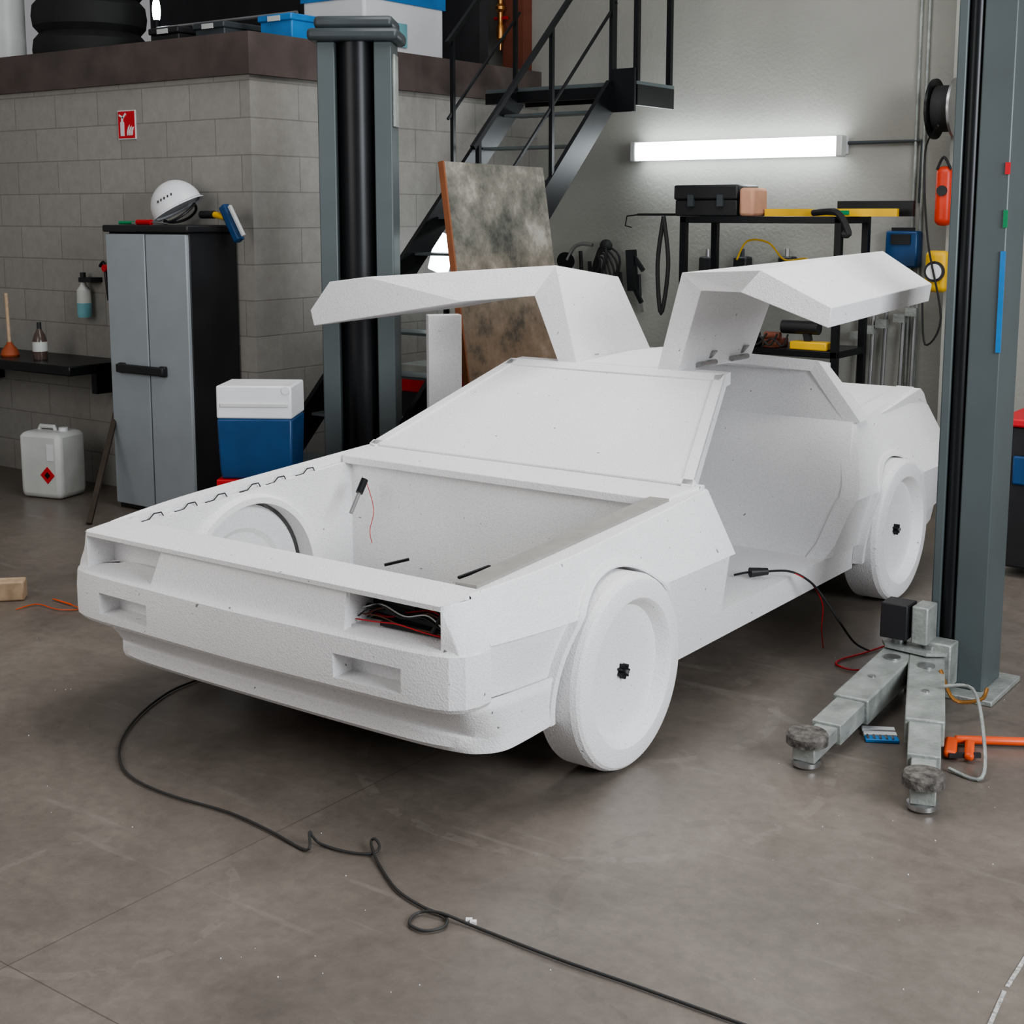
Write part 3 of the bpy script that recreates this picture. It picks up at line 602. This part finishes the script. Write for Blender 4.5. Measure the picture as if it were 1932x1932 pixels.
mb=MB(); mb.bb(xc(1560),xc(1705),RYY+.25,RYY+.28,zt_+.001,zt_+.09); tag(mb.build('straight_edge','black'),'black straight edge behind the yellow spirit level','level')
mb=MB(); mb.bar((xc(1205),RYY+.1,zt_+.01),(xc(1282),RYY+.1,zt_+.01),.03,.015); mb.tube([(xc(1205),RYY+.1,zt_+.01),(xc(1183),RYY+.1,zt_-.0),(xc(1180),RYY+.1,zt_-.06),(xc(1192),RYY+.1,zt_-.07)],.005); tag(mb.build('hook_bar','black'),'black hooked bar sticking out left of the rack top','bar')
mb=MB(); mb.tube(spline([(xc(1272),RYY-.03,zt_),(xc(1262),RYY-.03,zt_-.3),(xc(1270),RYY-.03,zt_-.6),(xc(1282),RYY-.03,zt_-.3),(xc(1272),RYY-.03,zt_)]),.014); tag(mb.build('hanging_hose','rubber'),'black hose hanging from the left side of the rack','hose')
mb=MB(); mb.tube(spline([(xc(1540),RYY+.06,zt_+.022),(xc(1595),RYY-.02,zt_+.022),(xc(1620),RYY-.04,zt_-.09),(xc(1610),RYY-.04,zt_-.1)]),.02); tag(mb.build('bent_hose','rubber'),'short black hose end drooping off the right of the rack top','hose')
t=thing('power_drill','black and yellow power drill on the middle shelf of the rack','drill',(xc(1540),RYY+.1,zm))
MB().bb(xc(1510),xc(1580),RYY+.0,RYY+.1,zm+.001,zm+.05).build('battery','yellow',t,.008); MB().cyl((xc(1490),RYY+.05,zm+.13),(xc(1560),RYY+.05,zm+.13),.04,n=16).build('body','blackp',t); MB().bar((xc(1540),RYY+.05,zm+.05),(xc(1535),RYY+.05,zm+.12),.04,.04).build('grip','blackp',t)
for px,lab,m in ((1430,'black tool case lying at the left of the middle shelf','blackp'),(1470,'dark red angle grinder between case and drill','rust')):
    mb=MB(); mb.bb(xc(px)-.05,xc(px)+.04,RYY+.02,RYY+.2,zm+.001,zm+.05); mb.cyl((xc(px)-.05,RYY+.06,zm+.07),(xc(px)+.05,RYY+.06,zm+.07),.025,n=14); tag(mb.build('power_tool',m,bevel=.004),lab,'tool')
t=thing('cable_tangle','tangle of dark leads draped across the middle shelf edge','cable',(xc(1450),RYY,zm))
for k in range(3): MB().tube(spline([(xc(1400+30*k),RYY-.01,zm+.01),(xc(1420+30*k),RYY-.02,zm+.1-.02*k),(xc(1450+25*k),RYY-.02,zm+.02),(xc(1470+20*k),RYY-.02,zm+.09)]),.006).build('lead','rubber',t)
mb=MB(); mb.tube(spline([pix(1390,490,y=7.9),pix(1410,455,y=7.9),pix(1450,458,y=7.9),pix(1480,490,y=7.9),pix(1520,488,y=7.9),pix(1540,500,y=7.9)]),.006); tag(mb.build('yellow_hose','yellow'),'yellow hose looped on the wall behind the rack','hose')
for k,px in enumerate((1330,1395,1480)):
    p=pix(px,490,y=8.2); t=thing('small_tool',('small black tool hanging behind the left of the rack','dark pouch hanging behind the rack below the toolbox','small black bottle hanging behind the rack below the level')[k],'tool',(p.x,8.25,p.z-.1))
    MB().bb(p.x-.05,p.x+.05,8.2,8.299,p.z-.12,p.z+.02).build('body','blackp',t,.015); MB().cyl((p.x,8.24,p.z+.02),(p.x,8.24,p.z+.07),.015,n=10).build('neck',('steel','postd','steel')[k],t)
# lamp / cables behind far door
t=thing('work_lamp','chrome clamp work lamp with bent arm on the wall between staircase and rack','lamp',pix(1075,500,y=8.1))
MB().tube(spline([pix(1070,490,y=8.1),pix(1082,468,y=8.1),pix(1098,460,y=8.1),pix(1118,462,y=8.1)]),.014).build('arm','steel',t); c=pix(1068,492,y=8.1); MB().lathe(c,(.3,-.9,-.2),[(.02,-.05),(.06,0),(.065,.01)],18).build('head','black',t)
mb=MB(); c=pix(1143,510,y=8.2)
for k in range(7): mb.tube([c+Vector(((.12-.01*k)*math.cos(t_)*(.9-.1*k)+.015*math.sin(3*t_+k),-.012*k,(.18-.012*k)*math.sin(t_)+.012*math.cos(2*t_+k))) for t_ in [2*PI*q/24 for q in range(25)]],.008)
mb.sph(c+Vector((0,0,.17)),.045); tag(mb.build('cable_coil','rubber'),'coiled black cables hanging on the wall left of the rack','cable')
mb=MB(); c=pix(1190,510,y=8.2)
mb.bar(c+Vector((0,0,.14)),c+Vector((.02,0,-.14)),.06,.05); mb.bar(c+Vector((.02,0,.1)),c+Vector((.1,0,.0)),.025,.025); mb.bar(c+Vector((.02,0,-.1)),c+Vector((.09,0,-.22)),.025,.025); tag(mb.build('clamp','black'),'black bar clamp hanging right of the coiled cables','clamp')
for k,(px,py) in enumerate(((1095,500),(1112,520),(1170,540),(1205,545))):
    c=pix(px,py,y=8.24); t=thing('hand_tool','dark hand tool hanging on the wall among the cables left of the rack','tool',c,group='dark hand tools left of the rack')
    MB().cyl(c+Vector((0,0,.1)),c+Vector((.01,0,-.05)),.014,n=10).build('handle','rubber',t); MB().bar(c+Vector((.01,0,-.05)),c+Vector((.03,0,-.16)),.012,.025,(0,1,0)).build('blade','steel' if k%2 else 'postd',t)
# wall gear at the right
p=pix(1705,470,y=8.24); t=thing('battery_charger','dark blue charger box hanging on the wall above the raised near door','charger',p)
MB().box(p,(.2,.1,.22)).build('case','blue',t,.012); MB().box(p+Vector((0,-.055,.06)),(.12,.015,.06)).build('display','blackp',t); MB().bar(p+Vector((-.07,-.02,.11)),p+Vector((.07,-.02,.11)),.02,.04).build('handle','blackp',t)
for i,px in enumerate((1620,1643,1667,1700,1722)):
    a=pix(px,585+8*(i%2),y=8.2)
    o=thing('metal_rod','steel clamp rod with sliding jaw standing against the back wall under the charger','rod',(a.x,8.2,0),group='clamp rods against the back wall')
    MB().cyl((a.x,8.18,0),(a.x,8.25,a.z),.013,n=10).build('rod','steel',o); MB().bb(a.x-.03,a.x+.04,8.15,8.2,.95+.04*i,1.0+.04*i).build('jaw','lightsteel',o)
yp=BW-.27
p=pix(1785,205,y=yp-.1)
t=thing('cable_reel','black and chrome cable reel mounted high on the pillar','cable reel',p)
MB().cyl(p+Vector((-.05,0,0)),p+Vector((.05,0,0)),.13,n=28).build('drum','rubber',t)
for s_ in(-1,1): MB().cyl(p+Vector((s_*.07,0,0)),p+Vector((s_*.055,0,0)),.17,n=32).build('flange','steel' if s_>0 else 'black',t)
MB().bb(p.x-.03,p.x+.03,p.y,p.y+.12,p.z-.06,p.z+.06).build('bracket','black',t)
MB().tube(spline([p+Vector((0,-.12,-.1)),pix(1745,290,y=yp-.08),pix(1750,450,y=yp-.12),pix(1775,600,y=yp-.12),pix(1745,650,y=yp-.08),pix(1740,560,y=yp-.08)]),.006).build('cord','rubber',t)
p=pix(1782,370,y=yp-.05); t=thing('red_wall_box','orange-red rounded tool holder on the pillar below the cable reel','tool holder',p)
MB().box(p,(.1,.09,.34)).build('case',pm('orange_red',(.6,.05,.02),.4),t,.04); MB().cyl(p+Vector((0,-.045,.03)),p+Vector((0,-.055,.03)),.03,n=20).build('dial','blackp',t); MB().tube(spline([p+Vector((-.04,-.03,.15)),p+Vector((0,-.04,.22)),p+Vector((.04,-.03,.15))]),.008).build('handle','blackp',t)
p=pix(1768,512,y=yp-.05); t=thing('tape_reel','yellow retractable reel with round white badge on the pillar','reel',p)
MB().box(p,(.13,.08,.24)).build('case','yellow',t,.03); MB().cyl(p+Vector((0,-.04,0)),p+Vector((0,-.055,0)),.06,n=24).build('disc','blackp',t); MB().cyl(p+Vector((0,-.055,0)),p+Vector((0,-.06,0)),.045,n=24).build('badge','white',t)
q=pix(1728,270,y=BW-.02)
for dx in (0,.05):
    tag(MB().cyl((q.x+dx,BW-.02,.3),(q.x+dx,BW-.02,3.9),.01,n=10).build('wall_pipe','lightsteel'),'thin vertical pipe on the back wall beside the pillar','pipe',group='twin wall pipes')
# right edge trolley
p=pix(1925,790,y=6.6); pb=pix(1925,860,y=6.6); pc=pix(1925,915,y=6.6)
t=thing('tool_trolley','dark tool trolley with red top seen right of the right lift post','trolley',(p.x+.2,6.8,0))
MB().bb(p.x-.08,p.x+.5,6.6,7.0,.05,p.z-.04).build('body','blackp',t,.01); MB().bb(p.x-.1,p.x+.52,6.58,7.02,p.z-.04,p.z).build('top','redmark',t,.01); MB().bb(p.x-.02,p.x+.48,6.58,6.6,pc.z,pb.z).build('drawer','blue',t,.01)
# mezzanine goods
tx=pix(170,60,y=6.3).x
for k in range(3):
    z=ZM+.118+.23*k
    tag(MB().lathe((tx,6.3,z),(0,0,1),[(.2,-.1),(.34,-.115),(.38,-.07),(.39,0),(.38,.07),(.34,.115),(.2,.1)],40).build('tyre','rubber'),'large black tyre in the stack at the left of the mezzanine','tyre',group='stacked tyres on the mezzanine')
x=pix(8,60,y=5.85).x; tag(MB().lathe((x,5.85,ZM),(0,0,1),[(.13,0),(.14,.05),(.14,.6),(.1,.66)],28).build('white_drum','offw'),'pale plastic drum at the left end of the mezzanine','drum')
p=pix(295,20,y=6.2); t=thing('lamp_bulb','glaring work lamp between the tyres and crates on the mezzanine','lamp',(p.x,6.2,ZM))
MB().cyl((p.x,6.2,ZM),(p.x,6.2,p.z-.05),.02,n=10).build('stand','black',t); MB().sph((p.x,6.2,p.z),.045,(.6,.6,2)).build('bulb','glow',t)
for i,(px,m,lab) in enumerate(((345,'blackp','black crate right of the work lamp on the mezzanine'),(430,'postd','grey crate between black and blue crates on the mezzanine'),(555,'blue2','blue crate beside the left lift post top on the mezzanine'))):
    x=pix(px,60,y=6.1).x
    t=thing('storage_crate',lab,'crate',(x,6.1,ZM)); mb=MB(); mb.bb(x-.13,x+.13,5.95,6.25,ZM+.001,ZM+.12+.02*i); mb.bb(x-.14,x+.14,5.935,6.265,ZM+.12,ZM+.16); mb.build('body',m,t,.008)
    MB().bb(x-.05,x+.05,5.93,5.937,ZM+.12,ZM+.15).build('handle','offw',t)
x=pix(430,60,y=6.1).x
tag(MB().tube([(x-.6,6.05,ZM+.175),(x+.6,6.1,ZM+.185)],.012).build('metal_pole','steel'),'bright metal pole lying across the crates on the mezzanine','pole')
t=thing('white_cabinet','white box cabinet with blue stripe on the mezzanine behind the left lift post','cabinet',(-6.3,7.2,ZM))
MB().bb(-6.6,-6.06,6.75,7.55,ZM+.001,3.6).build('body','white',t,.02); MB().bb(-6.61,-6.05,6.74,7.56,3.08,3.16).build('stripe','blue2',t); MB().bb(-6.055,-6.045,6.9,7.15,2.8,2.95).build('grille','teal',t)
# brass valve + rusty beam
p=pix(944,40,y=BW-.15); t=thing('brass_valve','brass valve hanging on the back wall left of the landing','valve',(p.x,BW-.15,p.z-.2))
MB().lathe((p.x,BW-.15,p.z-.2),(0,0,1),[(.008,0),(.012,.06),(.03,.08),(.03,.16),(.02,.18),(.02,.26),(.035,.28),(.035,.3),(.02,.32),(.02,.6)],16).build('body','brass',t); MB().cyl((p.x-.05,BW-.15,p.z+.02),(p.x+.06,BW-.15,p.z+.02),.012,n=10).build('lever','red',t)
p=pix(972,80,y=BW-.08); tag(MB().bb(p.x-.09,p.x+.09,BW-.11,BW-.001,p.z-.2,4.0).build('rusty_beam','rust'),'rust-brown vertical beam on the back wall behind the brass valve','beam')
# ------------------------------------------------------------ floor things
def fl_pts(l,z=.007): return [pix(a,b,z=(c[0] if c else z)) for a,b,*c in l]
cp_=[(385,1278),(320,1305),(262,1350),(228,1400),(230,1445),(262,1475),(330,1503),(430,1532),(510,1568),(578,1604),(584,1570,.04),(590,1578,.03),(605,1592),(650,1606),(700,1611),(716,1598,.015),(708,1583,.03),(700,1590,.02),(712,1625),(748,1678),(800,1712),(840,1728),(838,1748),(800,1756),(772,1742),(790,1722),(830,1722,.015),(900,1750),(1050,1808),(1200,1860),(1400,1932),(1500,1965)]
mb=MB(); mb.tube(spline(fl_pts(cp_),5),.004,8); tag(mb.build('floor_cable',pm('cable_grey',(.035,.034,.033),.6)),'long dark cable looping across the concrete floor in front of the car','cable')
t=thing('extension_lead','black lead with plug trailing from the cabin sill down to the floor','cable',pix(1640,1228,z=0))
pl_=[pix(1385,1085,z=.32),pix(1410,1080,z=.335),pix(1445,1078,z=.335),pix(1490,1078,z=.345),pix(1525,1095,x=CX+.93),pix(1550,1122,x=CX+.96),pix(1585,1175,x=CX+1.05),pix(1612,1212,z=.03),pix(1640,1228,z=.01)]
MB().tube(spline(pl_,6),.0045,8).build('sheath','rubber',t); a=pix(1415,1080,z=.337);b_=pix(1448,1078,z=.337); MB().cyl(a,b_,.02,.014,n=14).build('plug','blackp',t)
MB().tube(spline([pix(1500,1082,z=.345),pix(1530,1100,x=CX+.93),pix(1552,1140,x=CX+.95),pix(1550,1190,x=CX+.95),pix(1558,1255,x=CX+.95)],5),.002,6).build('red_wire','red',t)
mb=MB(); mb.tube(spline(fl_pts([(1680,1215),(1630,1232),(1585,1245),(1580,1255),(1620,1264),(1690,1248)])),.004,6); tag(mb.build('red_cable','red'),'red cable lying on the floor behind the lift arms','cable')
mb=MB(); mb.tube(spline(fl_pts([(30,1150),(70,1140),(110,1150),(150,1148),(100,1130),(135,1140)])),.0025,6); tag(mb.build('orange_wire','orange'),'thin orange wire on the floor left of the front bumper','wire')
p=pix(-4,1135,z=0); tag(MB().box((p.x,p.y+.05,.045),(.16,.09,.09),Matrix.Rotation(.8,3,'Z')).build('wood_block','woodl',bevel=.008),'raw wooden block on the floor at the left edge','block')
mb=MB(); mb.tube(spline([pix(1780,1295,z=.15),pix(1835,1300,z=.16),pix(1855,1380,z=.1),pix(1852,1468,z=.012),pix(1790,1450,z=.012)],6),.006); tag(mb.build('bent_rod','lightsteel'),'bent grey steel rod hooked beside the right lift arm','rod')
mb=MB(); mb.tube(spline([pix(1775,1265,z=.15),pix(1800,1320,z=.08),pix(1850,1320,z=.06),pix(1862,1300,z=.08)],6),.007); tag(mb.build('brass_rod','brass'),'curved brass-coloured rod loop in front of the right lift post base','rod')
t=thing('hacksaw','orange handled tool lying on the floor right of the lift arms','tool',pix(1860,1415,z=0))
MB().bar(pix(1800,1395,z=.02),pix(1960,1400,z=.02),.03,.025).build('frame','orange',t,.01); MB().bar(pix(1795,1395,z=.02),pix(1792,1425,z=.02),.04,.025).build('jaw','orange',t,.01); MB().bar(pix(1830,1400,z=.02),pix(1828,1430,z=.02),.03,.025).build('grip','orange',t,.01); MB().bar(pix(1790,1425,z=.02),pix(1850,1425,z=.02),.012,.015).build('screw','blackp',t)
p=pix(1664,1392,z=0); t=thing('bit_set','opened blue bit set with white trays between the two lift arms','bit set',(p.x,p.y,0),.5)
MB().bb(-.06,.05,-.05,-.01,0,.012).build('tray','blue2',t,.003,local=True); MB().bb(-.06,.05,.0,.03,0,.012).build('rail','white',t,.002,local=True); MB().bb(-.06,.05,.045,.075,0,.012).build('lid','white',t,.002,local=True)
for k in range(5): MB().cyl((-.05+.02*k,-.045,.014),(-.05+.02*k,-.015,.014),.004,n=8).build('bit','steel',t,local=True)
for a,b_ in (((1862,1945),(1895,1870)),((1900,1862),(1945,1790))):
    mb=MB(); mb.bar(pix(*a,z=.001),pix(*b_,z=.001),.009,.002); o=mb.build('floor_line',pm('worn_line',(.4,.4,.38),.7,0,.5,90)); tag(o,'worn white painted line on the floor at the bottom right corner','floor line',group='white floor line pieces')
mb=MB()
for k in range(60):
    q=pix(random.uniform(20,1900),random.uniform(1180,1900),z=0); 
    if CX-1<q.x<CX+1 and q.y>2.7 : continue
    r=random.uniform(.001,.0024); mb.box((q.x,q.y,r*.6),(r,r*1.3,r),Matrix.Rotation(random.random()*3,3,'Z'))
for a,b_ in ((885,1740),(893,1744)): q=pix(a,b_,z=0); mb.box((q.x,q.y,.005),(.016,.011,.01),Matrix.Rotation(.6,3,'Z'))
o=mb.build('foam_crumbs','foam',smooth=False); tag(o,'scattered white foam crumbs across the concrete floor','crumbs'); o['kind']='stuff'
# ------------------------------------------------------------ lights
def area(name,loc,tgt,sx,sy,pw,col):
    l=bpy.data.lights.new(name,'AREA'); l.shape='RECTANGLE'; l.size=sx; l.size_y=sy; l.energy=pw; l.color=col
    o=bpy.data.objects.new(name,l); C.objects.link(o); o.location=loc; o.rotation_euler=(Vector(tgt)-Vector(loc)).to_track_quat('-Z','Y').to_euler(); return o
area('area_front',(2.8,2.4,2.7),(-2.8,4.2,.5),2.8,2.0,290,(.92,.96,1))
area('area_top',(-2.6,4.8,4.6),(-3,4.4,0),3.0,3.5,135,(1,.985,.97))
area('area_left',(-5.0,.0,2.6),(-4.8,4.8,1.0),3,2.2,60,(1,.97,.93))
w=bpy.data.worlds.new('world'); S.world=w; w.use_nodes=True; w.node_tree.nodes['Background'].inputs[0].default_value=(.70,.70,.72,1); w.node_tree.nodes['Background'].inputs[1].default_value=.34
